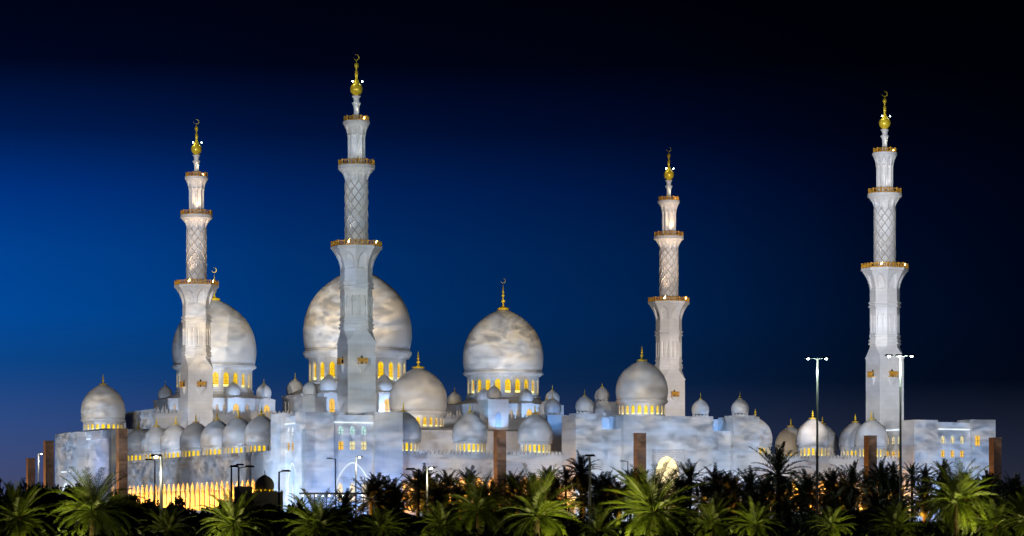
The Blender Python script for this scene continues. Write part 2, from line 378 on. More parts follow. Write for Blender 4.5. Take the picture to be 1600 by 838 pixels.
_kc = {}
def kiosk(parent, x, y, zb, R, zroof, bw, front_window=True, octo=False):
    """small domed turret: block (part) with dome and finial (sub-parts)"""
    b = MB(); h = bw / 2
    if octo: b.lathe([(h * 1.08, zroof), (h * 1.08, zb - .25)], 8, a0=pi / 8)
    else: b.box(-h, h, -h, h, zroof, zb - .25)
    b.lathe([(R * .80, zb - .25), (R * .80, zb - .02)], 16)
    # lantern: little posts with dark gaps
    for k in range(12):
        a = 2 * pi * k / 12; b.box(R * .84 * cos(a) - .12, R * .84 * cos(a) + .12, R * .84 * sin(a) - .12, R * .84 * sin(a) + .12, zb - .25, zb + .32)
    k_ = put('kiosk', b, MARBLE, parent, loc=(x, y, 0))
    key = ('k', R)
    if key not in _kc:
        H = R * 1.72
        sh = MB().lathe([(R * .9, .3)] + [(r, z + .34) for r, z in dome_profile(R, H, -24, 20, .08)], 28).mesh('kiosk_dome', DOMEM, True)
        fi = finial_mb(R * .75, R * .10, H + .3).mesh('kiosk_finial', GOLD)
        _kc[key] = (sh, fi)
    sh, fi = _kc[key]
    obj('dome', sh, k_, (0, 0, zb)); obj('finial', fi, k_, (0, 0, zb))
    return k_
def window(parent, x, y, rz, w, zb, zs, zt, m, t=.06, frame=None):
    o = put('window', pane_mb(w, zb, zs, zt, t), m, parent, loc=(x, y, 0), rz=rz)
    g_ = MB(); nb = 2
    g_.box(-.04, .04, -.05, -.01, zb, zs); 
    zz = zb + (zs - zb) * .5; g_.box(-w / 2, w / 2, -.052, -.012, zz - .04, zz + .04)
    put('glazing_bar', g_, DARKM if frame is None else frame, o)
    return o

# ------------------------------------------------------------------ ground
gm = MB(); xs = [-9000, -2500, -900, -400, -200, -100, 0, 100, 200, 400, 900, 2500, 9000]
ys = [-400, 0, 30, 60, 90, 120, 160, 200, 250, 320, 400, 450, 520, 580, 700, 1000, 1600, 3000, 6000, 9000]
gm.add([(x, y, ground_z(max(0, y))) for y in ys for x in xs],
       [(j * len(xs) + i, j * len(xs) + i + 1, (j + 1) * len(xs) + i + 1, (j + 1) * len(xs) + i) for j in range(len(ys) - 1) for i in range(len(xs) - 1)])
GR = mat('ground_soil_and_grass', (.06, .062, .03), .95, 0, (.08, .5, 6))
go = put('ground', gm, GR); go['kind'] = 'structure'

# ------------------------------------------------------------------ minarets
def flared(mb, z0, z1, r0, r1, sides, a0, flutes_per_side, depth, poly=True, nz=14, ns=14, pw=1.9):
    """corbelled head: profile swings outwards and each side carries arched flutes"""
    tot = sides * ns; vs = []
    for j in range(nz + 1):
        t = j / nz; r = r0 + (r1 - r0) * (t ** pw * .8 + t * .2); z = z0 + (z1 - z0) * t
        for k in range(tot):
            a = a0 + 2 * pi * k / tot; s = (k % ns) / ns
            rr = r / cos((s - .5) * 2 * pi / sides) * cos(pi / sides) if poly else r
            q = (s * flutes_per_side) % 1.0; x = abs(q - .5) / .36
            top = .86 * sqrt(max(0, 1 - x * x)) if x < 1 else 0
            e = min(1, max(0, (top - t) / .10)) if x < 1 else 0
            rr -= depth * e * (0.35 + .65 * min(1, t * 2.2)) * (1 if t > .04 else 0)
            vs.append((rr * cos(a), rr * sin(a), z))
    fs = [(j * tot + k, j * tot + (k + 1) % tot, (j + 1) * tot + (k + 1) % tot, (j + 1) * tot + k) for j in range(nz) for k in range(tot)]
    mb.add(vs, fs)
def railing_mb(R, z0, h, n, posts=2):
    m = MB(); a0 = pi / n
    for zz, hh, tt in ((z0 + h - .14, .14, .16), (z0 + .08, .12, .14)):
        m.lathe([(R - tt, zz), (R, zz), (R, zz + hh), (R - tt, zz + hh), (R - tt, zz)], n, a0=a0, cap=False)
    for k in range(n):
        p0 = Vector((R * cos(a0 + 2 * pi * k / n), R * sin(a0 + 2 * pi * k / n), 0)); p1 = Vector((R * cos(a0 + 2 * pi * (k + 1) / n), R * sin(a0 + 2 * pi * (k + 1) / n), 0))
        for j in range(posts):
            p = p0.lerp(p1, j / posts) * .985
            m.box(p.x - .13, p.x + .13, p.y - .13, p.y + .13, z0, z0 + h + .18)
            q0 = p0.lerp(p1, (j + .25) / posts) * .985; q1 = p0.lerp(p1, (j + .75) / posts) * .985
            pm = (q0 + q1) / 2
            m.tube([q0 + Vector((0, 0, z0 + .15)), pm + Vector((0, 0, z0 + h * .62)), q1 + Vector((0, 0, z0 + .15))], .09, 4)
            m.tube([q0 + Vector((0, 0, z0 + h - .1)), pm + Vector((0, 0, z0 + h * .38)), q1 + Vector((0, 0, z0 + h - .1))], .09, 4)
    return m
def build_minaret_meshes():
    D = {}
    O8 = pi / 8; R8 = 3.62
    s = 3.32
    b = MB(); b.box(-s, s, -s, s, 11, 50.4)
    c = R8 * cos(O8); e = R8 * sin(O8)
    sq = [(-s, -s), (s, -s), (s, s), (-s, s)]
    oc = [(-e, -c), (e, -c), (c, -e), (c, e), (e, c), (-e, c), (-c, e), (-c, -e)]
    b.add([(x, y, 50.4) for x, y in sq] + [(x, y, 52.7) for x, y in oc],
          [(0, 1, 5, 4), (1, 2, 7, 6), (2, 3, 9, 8), (3, 0, 11, 10), (1, 6, 5), (2, 8, 7), (3, 10, 9), (0, 4, 11)])
    b.box(-s - .12, s + .12, -s - .12, s + .12, 49.95, 50.3)
    D['base_tower'] = (b, MARBLE)
    o = MB(); o.lathe([(R8, 52.7), (R8, 53.2), (R8 + .34, 53.25), (R8 + .34, 53.7), (R8 + .08, 53.75), (R8 + .08, 54.0), (R8 + .3, 54.05), (R8 + .3, 54.4), (R8, 54.45),
                       (R8, 55.1), (R8 + .2, 55.15), (R8 + .2, 55.6), (R8, 55.7), (R8, 56.0)], 8, a0=O8, cap=False)
    for k in range(8):
        a = O8 + 2 * pi * k / 8; a1 = a + 2 * pi / 8; am = a + pi / 8
        W = 2 * R8 * sin(pi / 8)
        panel(o, (R8 * cos(a), R8 * sin(a)), (cos(am + pi / 2), sin(am + pi / 2)), (-cos(am), -sin(am)), W,
              [(56.0, 61.2, [(W * .27, .62, 56.2, 60.2, 60.7), (W * .73, .62, 56.2, 60.2, 60.7)])], .5, 4)
    o.lathe([(R8 - .55, 56.0), (R8 - .55, 61.2)], 8, a0=O8, cap=False)
    o.lathe([(R8, 61.2), (R8, 62.2), (R8 + .3, 62.25), (R8 + .3, 62.7), (R8 + .05, 62.75), (R8 + .05, 63.1), (R8 + .34, 63.15), (R8 + .34, 63.6), (R8, 63.65), (R8, 66.6)], 8, a0=O8, cap=False)
    D['octagonal_shaft'] = (o, MARBLE)
    f = MB(); flared(f, 66.6, 71.0, R8, 5.5, 8, O8, 1, .42)
    f.lathe([(5.5, 71.0), (5.75, 71.05), (5.75, 71.7), (2, 71.72)], 8, a0=O8, cap=False)
    D['lower_balcony'] = (f, TRIM)
    D['lower_railing'] = (railing_mb(5.65, 71.7, 1.1, 8, 3), BRASS)
    l = MB(); l.lathe([(2.75, 71.7), (2.75, 72.5), (2.55, 72.6), (2.55, 86.6)], 40, cap=False); D['lattice_shaft'] = (l, MARBLE, True)
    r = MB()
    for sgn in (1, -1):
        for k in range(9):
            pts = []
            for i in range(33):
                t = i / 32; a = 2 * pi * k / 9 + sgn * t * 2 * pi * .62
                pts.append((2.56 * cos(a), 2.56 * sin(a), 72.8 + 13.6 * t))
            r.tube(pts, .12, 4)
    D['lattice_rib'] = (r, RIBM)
    f = MB(); flared(f, 86.5, 89.0, 2.58, 3.95, 10, 0, 1, .3, False, 12, 8)
    f.lathe([(3.95, 89.0), (4.15, 89.05), (4.15, 89.85), (1.5, 89.9)], 24, cap=False); D['middle_balcony'] = (f, TRIM)
    D['middle_railing'] = (railing_mb(4.0, 89.88, 1.1, 12, 1), BRASS)
    c_ = MB(); c_.lathe([(1.62, 89.9), (1.62, 97)], 20, cap=False)
    for k in range(10):
        a = 2 * pi * k / 10; c_.lathe([(.34, 89.9), (.34, 90.5), (.25, 90.6), (.25, 96.2), (.38, 96.7), (.38, 97)], 8, 1.78 * cos(a), 1.78 * sin(a), cap=False)
    D['column_cluster'] = (c_, MARBLE)
    f = MB(); flared(f, 96.6, 99.1, 2.1, 2.9, 10, 0, 1, .24, False, 12, 8)
    f.lathe([(2.9, 99.1), (3.02, 99.15), (3.02, 99.75), (.8, 99.8)], 24, cap=False); D['upper_balcony'] = (f, TRIM)
    D['upper_railing'] = (railing_mb(2.72, 99.78, 1.0, 10, 1), BRASS)
    n = MB(); n.lathe([(.95, 99.8), (.62, 101.2), (.58, 102.4), (.72, 103.2), (1.02, 103.75), (.98, 103.95), (.66, 104.0), (.6, 104.5), (.74, 105.0), (1.02, 105.35), (.9, 105.5)], 20, cap=True); D['neck'] = (n, TRIM)
    q = MB(); pr = [(.5, 105.4)]
    for i in range(13):
        t = radians(-68 + 128 * i / 12); pr.append((1.4 * cos(t), 107.0 + 1.45 * sin(t)))
    pr += [(.55, 108.75), (.3, 109.2), (.24, 109.6), (.34, 109.7), (.34, 111.0), (.2, 111.1), (.16, 111.6), (.42, 112.0), (.52, 112.35), (.4, 112.7), (.1, 113.0), (.05, 113.4)]
    q.lathe(pr, 24); D['finial'] = (q, GOLD, True)
    D['crescent'] = (crescent_mb(0, 114.05, .66), GOLD)
    sb = MB()   # one small balcony on a face of the tower, facing -y
    sb.box(-1.05, 1.05, -4.15, -3.3, 45.05, 45.3)
    sb.add([(-.95, -4.05, 45.05), (.95, -4.05, 45.05), (.95, -3.3, 45.05), (-.95, -3.3, 45.05), (0, -3.33, 43.2)], [(0, 1, 4), (1, 2, 4), (3, 0, 4)], 0)
    D['_sb'] = sb
    sr = MB()
    for x in (-1.05, -.52, 0, .52, 1.05): sr.box(x - .09, x + .09, -4.2, -4.05, 45.3, 46.75)
    sr.box(-1.1, 1.1, -4.22, -4.06, 46.45, 46.62); sr.box(-1.1, 1.1, -4.22, -4.06, 45.75, 45.9)
    for x in (-1.08, 1.08): sr.box(x - .06, x + .06, -4.05, -3.3, 46.45, 46.6); sr.box(x - .06, x + .06, -4.05, -3.3, 45.3, 45.5)
    for x in (-.78, -.26, .26, .78): sr.box(x - .17, x + .17, -4.13, -4.08, 45.95, 46.4)
    D['_sr'] = sr
    D['_door'] = pane_mb(.7, 45.3, 46.6, 47.3, .05)
    return D
MD = build_minaret_meshes()
MM = {k: t[0].mesh(k, t[1], len(t) > 2) for k, t in MD.items() if not k.startswith('_')}
SB = MD['_sb'].mesh('small_balcony', TRIM); SR = MD['_sr'].mesh('small_railing', BRASS); SD = MD['_door'].mesh('balcony_door', DARKM)
LB = MB().sphere((0, 0, 0), .15, 6).mesh('balcony_lamp', LAMPW)
def minaret(v, u, label, warm):
    t = thing('minaret', label, 'minaret', MW(v, u), ROT, 'four tall minarets of the mosque')
    P = {}
    for k, me in MM.items():
        par = {'lower_railing': 'lower_balcony', 'middle_railing': 'middle_balcony', 'upper_railing': 'upper_balcony', 'lattice_rib': 'lattice_shaft', 'crescent': 'finial'}.get(k)
        P[k] = obj({'lower_railing': 'railing', 'middle_railing': 'railing', 'upper_railing': 'railing', 'lower_balcony': 'balcony', 'middle_balcony': 'balcony', 'upper_balcony': 'balcony'}.get(k, k), me, t)
    for k, pk in {'lower_railing': 'lower_balcony', 'middle_railing': 'middle_balcony', 'upper_railing': 'upper_balcony', 'lattice_rib': 'lattice_shaft', 'crescent': 'finial'}.items():
        P[k].parent = P[pk]
    P['crescent'].rotation_euler = (0, 0, -ROT)
    for rz in (0, -pi / 2, pi / 2, pi):
        b = obj('small_balcony', SB, t, (0, 0, 0), rz); obj('railing', SR, b); obj('door', SD, b, (0, -3.36, 0))
    for x, y, z in ((-3.3, -3.9, 72.5), (3.0, -4.2, 72.5), (-1.15, -.7, 108.6), (1.2, -.5, 108.7)):
        obj('balcony_lamp', LB, t, (x, y, z))
    # lamps the balconies carry
    c = (1.0, .70, .46) if warm else (1.0, .97, .90)
    Wd = lambda x, y, z: MW(v + x, u + y, z)
    spot('balcony_light', Wd(-3.4, -4.3, 72.6), Wd(-.6, -1.2, 83), 8000 if warm else 1500, 62, c, 1.0, .15)
    spot('balcony_light', Wd(3.3, -4.3, 72.6), Wd(.6, -1.2, 84), 7000 if warm else 1300, 62, c, 1.0, .15)
    spot('balcony_light', Wd(-.8, -3.7, 90.2), Wd(0, -1.2, 96.5), 2200 if warm else 500, 60, c, .8, .1)
    spot('balcony_light', Wd(.9, -2.5, 100), Wd(0, 0, 106.8), 2600, 60, (1, .9, .6), .8, .1)  # added lamp, only to brighten the gold bulb
    return t
minaret(0, 0, 'tallest looking minaret, nearest one, rising behind the corner building', False)
minaret(0, 115, 'leftmost minaret, warm lit, standing behind the long row of small domes', True)
minaret(137, 115, 'shortest looking minaret, farthest one, behind the entrance building dome', True)
minaret(137, 0, 'rightmost minaret, alone against the black sky beside a tall street lamp', False)

# ------------------------------------------------------------------ corner buildings
PALEY = emit('pale_yellow_window_light', (1.0, .86, .42), .85, .4, 2)
def corner_building(v0, u0, S, top, label, kind):
    """square block of four corner pylons with recessed, windowed walls between. local origin at the near corner"""
    t = thing('corner_building', label, 'building', MW(v0, u0), ROT, 'square corner buildings of the mosque')
    a0, a1 = S * .29, S * .71; r = 1.1; zb = 10.0
    for i, (x0, x1, y0, y1) in enumerate(((0, a0, 0, a0), (a1, S, 0, a0), (0, a0, a1, S), (a1, S, a1, S))):
        put('pylon', MB().box(x0, x1, y0, y1, zb, top + (.0, .3, .3, .3)[i]), MARBLE, t)
    W = a1 - a0; zt = top - .45
    def side(o, d, nin, main):
        m = MB()
        ws = [W * .22, W * .5, W * .78]; dep = .6 if main else .16; pd = .45 if main else .13
        if kind == 'near':
            up = [(c, 1.25, top - 8.0, top - 3.6, top - 2.7) for c in ws]
            lo = [(c, 1.3 if main else .9, 14.5, 17.6, 18.7) for c in ([W * .20, W * .5, W * .8])]
            panel(m, o, d, nin, W, [(zb, 19.4, lo), (19.4, top - 8.6, []), (top - 8.6, zt, up)], dep)
        else:
            up = [(c, 1.1, top - 5.4, top - 4.2, top - 3.55) for c in ws]; lo = [(c, 1.1, top - 8.7, top - 7.1, top - 7.1) for c in ws]
            panel(m, o, d, nin, W, [(zb, top - 9.4, []), (top - 9.4, top - 6.2, lo), (top - 6.2, zt, up)], dep)
        put('wall', m, MARBLE, t)
        rz = math.atan2(d[1], d[0])
        P = lambda x, q: (o[0] + d[0] * x + nin[0] * q, o[1] + d[1] * x + nin[1] * q)
        for c in ws:
            x, y = P(c, pd)
            if kind == 'near':
                window(t, x, y, rz, 1.3, top - 4.6, top - 3.6, top - 2.7, CYANW if main else HALLW)
                window(t, x, y, rz, 1.3, top - 8.0, top - 6.2, top - 6.2, (AMBER if c < W * .3 else PALEY) if main else AMBER)
                o_ = put('spandrel', MB().box(-.65, .65, 0, .08, top - 6.2, top - 4.6), TRIM if main else TRIM, t, loc=(x, y, 0), rz=rz)
            else:
                window(t, x, y, rz, 1.14, top - 5.4, top - 4.2, top - 3.55, CYANW if False else PALEY)
                window(t, x, y, rz, 1.14, top - 8.7, top - 7.1, top - 7.1, AMBER)
        if kind == 'near':
            for c in (W * .20, W * .5, W * .8):
                x, y = P(c, pd)
                put('doorway_light', pane_mb(1.34 if main else .94, 14.5, 17.6, 18.7), DOORW if main else HALLW, t, loc=(x, y, 0), rz=rz)
            # big blind arch, its lamplit edge made to glow by itself
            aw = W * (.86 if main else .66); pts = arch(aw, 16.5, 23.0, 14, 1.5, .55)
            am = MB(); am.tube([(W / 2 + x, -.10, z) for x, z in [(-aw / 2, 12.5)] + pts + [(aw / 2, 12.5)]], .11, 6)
            x, y = P(0, 0); put('lit_arch_glow', am, EDGEGLOW, t, loc=(x, y, 0), rz=rz)
        cl = MB().box(0.02, W - .02, -.16, -.02, zt - 1.75, zt - 1.5); x, y = P(0, 0); put('lit_ledge_glow', cl, EDGEGLOW, t, loc=(x, y, 0), rz=rz)  # bright ledge lit from above, drawn as a glowing strip
    side((a0, r), (1, 0), (0, 1), True)
    side((r, a1), (0, -1), (1, 0), False)
    rf = MB(); rf.prism([(r + .3, r + .3), (S - .4, r + .3), (S - .4, S - .4), (r + .3, S - .4)], top - 1.6, top - .9); put('roof', rf, ROOF, t)
    cr = MB().box(r + .7, S - 2, S - 1, S - .6, zb, top - .95); put('rear_wall', cr, MARBLE, t)
    # back roof block behind the parapet, mostly dark
    put('roof_hatch', MB().box(a0 + 1, S - 2.2, a0 + 2.5, a1 + 1, top - .9, top - .1), ROOF, t)
    if kind != 'near':
        window(t, a1 + (S - a1) * .22, -.07, 0, 1.2, top - 5.9, top - 3.6, top - 3.6, AMBER)
    return t
PALEY = emit('pale_yellow_window_light', (1.0, .86, .42), .85, .4, 2)
cbn = corner_building(-19.4, -20, 22.5, 33.75, 'large square corner building with tall arch in front of the nearest minaret', 'near')
corner_building(133.0, -20, 22.6, 34.4, 'square corner building with two rows of small windows at the far right', 'far')

# ------------------------------------------------------------------ arcades
AR = {}
def arcade(v0, u0, length, rz, label, domes, inset, depth, merl=True, zt=25.05, arch_top=20.2, lamps=True, plinth=13.0, fdome=True, skip_arch=False, nlamp=None, lampP=2600):
    """wing with a row of lit arches below, a parapet and a row of domes above. local x runs along the wall, y goes in"""
    t = thing('arcade_wing', label, 'arcade', MW(v0, u0), ROT + rz, 'arcaded wings with rows of domes')
    n = round(length / 3.68); s = length / n
    m = MB()
    ops = [] if skip_arch else [(s * (i + .5), s * .76, plinth, arch_top - 2.0, arch_top) for i in range(n)]
    panel(m, (0, 0), (1, 0), (0, 1), length, [(10.0, plinth, []), (plinth, arch_top + .6, ops), (arch_top + .6, zt, [])], .3, 6, 1.2, .6)
    m.add([(0, 0, zt), (length, 0, zt), (length, .8, zt), (0, .8, zt)], [(0, 1, 2, 3)])
    put('wall', m, MARBLE, t)
    co = MB().box(0, length, -.22, -.003, zt - 1.0, zt - .55); put('cornice', co, TRIM, t)
    if not skip_arch:
        for i in range(n + 1):
            x = s * i
            c = MB().lathe([(.46, plinth - .02), (.46, plinth + .35), (.27, plinth + .5), (.32, plinth + 1.6), (.27, arch_top - 3.1), (.36, arch_top - 2.6), (.44, arch_top - 2.15), (.44, arch_top - 1.95)], 10, cap=True)
            if i not in AR: AR[i] = 1
            o = put('column', c, COLM, t, loc=(min(max(x, .3), length - .3), .16, 0), smooth=True)
    fl = MB().box(0, length, -1.2, depth, 10.0, plinth - .01); put('plinth', fl, TRIM, t)
    bw = MB().box(0, length, depth - .4, depth, plinth - .01, zt - .2); put('rear_wall', bw, CREAM, t)
    rf = MB().box(0, length, .82, depth - .42, zt - .5, zt - .1); put('roof', rf, ROOF, t)
    if merl:
        pm = MB(); merlons(pm, (0, .1), (length, .1), zt + .003, zt + .22, zt + 1.1, .95); put('parapet', pm, TRIM, t)
    R_ = pi - rz * 0
    for x in domes:
        a = -rz
        dome(t, x, inset, 28.35, 4.0, 6.5, 20, -2.45, -.60, -3.2, 2.0, .42, 40, .56, sector=(pi + .15, 2 * pi - .15))
    if lamps:
        k = nlamp or max(2, round(length / 8))
        for i in range(k):
            p = Vector((length * (i + .5) / k, depth * .5, 0)); q = MW(v0, u0) + Vector((cos(ROT + rz) * p.x - sin(ROT + rz) * p.y, sin(ROT + rz) * p.x + cos(ROT + rz) * p.y, 0))
            point('arcade_lamp', (q.x, q.y, 15.0), lampP, (1.0, .43, .035), .3)
    return t
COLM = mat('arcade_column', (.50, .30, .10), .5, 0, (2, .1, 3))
CREAM = mat('cream_wall', (.70, .62, .46), .7, 0, (.6, .08, 4))
# front, left of the entrance, right of the entrance; then the long left wing (its wall faces left)
arcade(3.1, -13, 41.7, 0, 'front arcade with three domes between corner building and entrance', [5.0, 21.1, 37.2], 5.0, 7.0)
arcade(91.5, -13, 41.5, 0, 'front arcade with three domes right of the entrance, behind the tall street lamp', [5.5, 20.9, 37.0], 5.0, 7.0)
arcade(-18.5, 126.0, 122.0, -pi / 2, 'long left arcade of glowing yellow arches under eight domes', [126 - u for u in (25.6, 41.7, 57.7, 74, 90, 106.1, 122)], 5.0, 6.0, nlamp=22, lampP=1500, arch_top=19.85)
arcade(129.0, 48, 44, -pi / 2, 'inner arcade wing whose domes show behind the right front domes', [8, 24, 40], 4.5, 7.5, merl=False, lamps=False, skip_arch=True)

# ------------------------------------------------------------------ entrance building
t = thing('entrance_building', 'broad entrance building with a lit portal arch and large central dome', 'building', MW(0, 0), ROT)
put('pylon', MB().box(44.8, 51.3, -20, -12.6, 10, 34.2), MARBLE, t)
put('pylon', MB().box(84.7, 91.5, -20, -12.6, 10, 34.35), MARBLE, t)
m = MB(); panel(m, (56.7, -20), (1, 0), (0, 1), 22.7, [(10, 27.4, [(11.6, 8.8, 12, 26.7, 26.7)]), (27.4, 34.25, [])], 1.0)
m.add([(56.7, -20, 10), (56.7, -12.6, 10), (56.7, -12.6, 34.25), (56.7, -20, 34.25)], [(0, 1, 2, 3)]); m.add([(79.4, -20, 10), (79.4, -12.6, 10), (79.4, -12.6, 34.25), (79.4, -20, 34.25)], [(0, 1, 2, 3)])
m.add([(56.7, -20, 34.25), (79.4, -20, 34.25), (79.4, -12.6, 34.25), (56.7, -12.6, 34.25)], [(0, 1, 2, 3)])
put('front_wall', m, MARBLE, t)
pp = MB(); panel(pp, (63.85, -19.1), (1, 0), (0, 1), 8.9, [(12, 26.8, [(4.45, 5.9, 12, 21.6, 25.1)])], .8, 10, 1.9, .5)
LAT = stone('carved_screen_stone', (.60, .57, .54), .5, .5, .45, .6, 3, .15)
put('portal', pp, LAT, t)
put('portal_light', pane_mb(5.9, 12, 21.6, 25.1, .1, 10, 1.9, .5), emit('portal_glow', (1.0, .80, .40), 1.5, .35, .35), t, loc=(68.3, -18.4, 0))
for x0, x1 in ((51.3, 56.7), (79.4, 84.7)):
    put('recess_wall', MB().box(x0 + .005, x1 - .005, -18.6, -12.6, 10, 31.1), MARBLE, t)
put('rear_block', MB().box(50, 87.5, -12.6, -8.5, 10, 34.0).box(61, 77, -8.499, 20, 10, 33.6), MARBLE, t)
dome(t, 68.3, -6.0, 38.56, 6.05, 9.1, 22, -3.55, -1.45, -4.5, 3.3, .55, 56, .55, sector=FACE)
for (x, y, zb, R, zr_, bw) in ((49.1, -15.5, 34.9, 2.05, 33.5, 5.2), (81.2, -10.5, 34.9, 2.05, 33.5, 4.4), (88.6, -16, 35.0, 2.05, 33.6, 5.4), (77.9, 35, 40.0, 1.85, 10, 6.4), (57.3, 19.4, 35.9, 2.05, 10, 5)):
    kiosk(t, x, y, zb, R, zr_, bw)

# ------------------------------------------------------------------ prayer hall with the three great domes
t = thing('prayer_hall', 'huge prayer hall with three great domes behind the courtyard', 'building', MW(0, 0), ROT)
hw = MB().box(0, 137, 150, 206, 10, 39.6); put('wall', hw, MARBLE, t)
put('cornice', MB().prism([(-.3, 149.7), (137.3, 149.7), (137.3, 206.3), (-.3, 206.3)], 39.15, 39.75), TRIM, t)
put('roof', MB().box(.8, 136.2, 150.8, 205, 39.76, 39.9), ROOF, t)
for a, b in (((137.2, 149.9), (0, 149.9)), ((-.1, 149.9), (-.1, 206))):
    pm = MB(); merlons(pm, b, a, 39.76, 40.05, 41.2, 1.15); put('parapet', pm, TRIM, t)
def octagon(cx, cy, R, z0, z1, bays):
    m = MB()
    for k in range(8):
        a = pi / 8 + 2 * pi * k / 8; a1 = a + pi / 4; am = a + pi / 8; W = 2 * R * sin(pi / 8)
        panel(m, (cx + R * cos(a), cy + R * sin(a)), (cos(am + pi / 2), sin(am + pi / 2)), (-cos(am), -sin(am)), W,
              [(z0, z1, [(W * f, 1.0, z0 + .4, z1 - 2.1, z1 - 1.3) for f in (.16, .32, .68, .84)] if (am % (2 * pi)) > pi * .8 else [])], .5, 4)
        for f in (.16, .32, .68, .84):
            if (am % (2 * pi)) <= pi * .8: continue
            x = cx + R * cos(a) + cos(am + pi / 2) * W * f - cos(am) * .35; y = cy + R * sin(a) + sin(am + pi / 2) * W * f - sin(am) * .35
            window(t, x, y, am + pi / 2, 1.04, z0 + .4, z1 - 2.1, z1 - 1.3, PALEW)
    ow = put('octagon', m, MARBLE, t)
    put('octagon_cornice', MB().lathe([(R - .5, z1), (R + .25, z1 + .003), (R + .25, z1 + .3), (R - .5, z1 + .33)], 8, cx, cy, pi / 8, True), TRIM, t)
    for (bx, by) in bays:
        h = 2.5; s = 1 if True else 0
        bm = MB(); panel(bm, (bx - h, by - h), (1, 0), (0, 1), 2 * h, [(z0, z1 + .25, [(h, 1.7, z0 + .3, z1 - 2.2, z1 - 1.2)])], .4)
        bm.add([(bx - h, by - h, z0), (bx - h, by + h, z0), (bx - h, by + h, z1 + .25), (bx - h, by - h, z1 + .25)], [(0, 1, 2, 3)])
        bm.add([(bx + h, by - h, z0), (bx + h, by + h, z0), (bx + h, by + h, z1 + .25), (bx + h, by - h, z1 + .25)], [(0, 1, 2, 3)])
        put('bay', bm, MARBLE, t); window(t, bx, by - h + .3, 0, 1.74, z0 + .3, z1 - 2.2, z1 - 1.2, AMBER)
def great_dome(cx, cy, zb, R, H, nwin, wz0, wz1, zbot, fh, fw, oz, oR, k):
    dome(t, cx, cy, zb, R, H, nwin, wz0, wz1, zbot, fh, fw, 96, .54, sector=FACE, pane_depth=.6)
    sk = MB().lathe([(R * .9 * .99, zb + zbot + .1), (R * .98, zb + zbot - .8), (oR - 1.0, oz + .4)], 48, cx, cy, 0, False); put('skirt_roof', sk, TRIM, t)
    q = k * .7071
    pts = [(cx - q, cy - q), (cx + q, cy - q), (cx - q, cy + q), (cx + .5, cy - k * .98)]
    octagon(cx, cy, oR, 39.9, oz, [pts[3], pts[0], pts[1]])
    for x, y in pts: kiosk(t, x, y, oz + .75, 2.6 if R > 14 else 2.12, oz + .25, 4.9, octo=True)
great_dome(25.4, 177, 55.0, 11.8, 18.4, 22, -6.6, -2.6, -8.0, 7.2, .75, 44.6, 17.0, 15.4)
great_dome(68.5, 177, 60.2, 15.6, 23.3, 24, -9.0, -3.9, -10.3, 8.5, .95, 46.6, 21.5, 19.7)
great_dome(114.2, 177, 55.0, 11.8, 18.4, 22, -6.6, -2.6, -8.0, 7.2, .75, 44.6, 17.0, 15.4)
for (x, z) in ((25.4, 80.9), (68.5, 92.4), (114.2, 80.9)):
    put('crescent', crescent_mb(0, 0, .72), GOLD, t, loc=(x, 177, z + .6), rz=-ROT)

# ------------------------------------------------------------------ hall in front of the prayer hall, with its own dome
t = thing('portal_hall', 'lower hall with a wide dome in front of the great centre dome', 'building', MW(0, 0), ROT)
put('wall', MB().box(30, 106.5, 118, 149.4, 10, 35.3), MARBLE, t)
put('roof', MB().box(29.6, 106.9, 117.6, 149.4, 35.31, 35.75), ROOF, t)
dome(t, 68.5, 131, 41.0, 7.95, 11.9, 24, -4.4, -1.9, -5.3, 4.5, .75, 64, .52, sector=FACE)
kiosk(t, 86.9, 121.5, 44.2, 1.9, 35.7, 6.0)
put('niche', pane_mb(1.7, 36.2, 39.3, 40.6, .1), mat('blue_niche', (.45, .58, .75), .6, 0, (1, .1, 2)), t, loc=(86.9, 118.38, 0))
kiosk(t, 102.8, 121.5, 40.0, 2.3, 35.7, 5.4)

# ------------------------------------------------------------------ courtyard turret and the far left side entrance
t = thing('stair_turret', 'small pale domed block left of the nearest minaret base', 'turret', MW(0, 0), ROT)
kiosk(t, 3.0, 38, 40.0, 1.85, 10, 6.0)
t = thing('side_entrance_building', 'side entrance building with a dome at the far left end', 'building', MW(0, 0), ROT)
m = MB(); m.box(-22, 6, 150, 171.5, 10, 34.6); put('wall', m, MARBLE, t)
m = MB(); panel(m, (-19.5, 150), (0, -1), (1, 0), 24, [(10, 20, [(20, 3, 13, 18.4, 18.4)]), (20, 34.6, [(11, 21.6, 22.5, 32.4, 32.4)])], .7)
m.add([(-18.8, 150, 10), (-18.8, 126, 10), (-18.8, 126, 34.6), (-18.8, 150, 34.6)], [(0, 1, 2, 3)])
m.add([(-19.5, 126, 10), (6, 126, 10), (6, 126, 34.6), (-19.5, 126, 34.6)], [(0, 1, 2, 3)]); m.add([(-19.5, 126, 34.6), (6, 126, 34.6), (6, 150, 34.6), (-19.5, 150, 34.6)], [(0, 1, 2, 3)])
put('side_wall', m, MARBLE, t)
put('lit_ledge_glow', MB().box(-19.75, -19.52, 145.5, 148.6, 32.5, 32.75), EDGEGLOW, t)  # lit ledges and arch edge, again drawn as glowing strips
put('lit_ledge_glow', MB().box(-22.2, -22.02, 156, 165, 24.0, 24.3), EDGEGLOW, t)
am = MB(); am.tube([(-22.1, 160.5 + x, z) for x, z in arch(8, 15, 21, 12, 1.5, .55)], .12, 6); put('lit_arch_glow', am, EDGEGLOW, t)
put('roof', MB().box(-21.5, 5.5, 126.5, 171, 34.61, 34.8), ROOF, t)
dome(t, -10.5, 164.5, 38.75, 6.05, 9.5, 22, -3.0, -1.5, -4.2, 2.8, .5, 56, .55, sector=FACE)

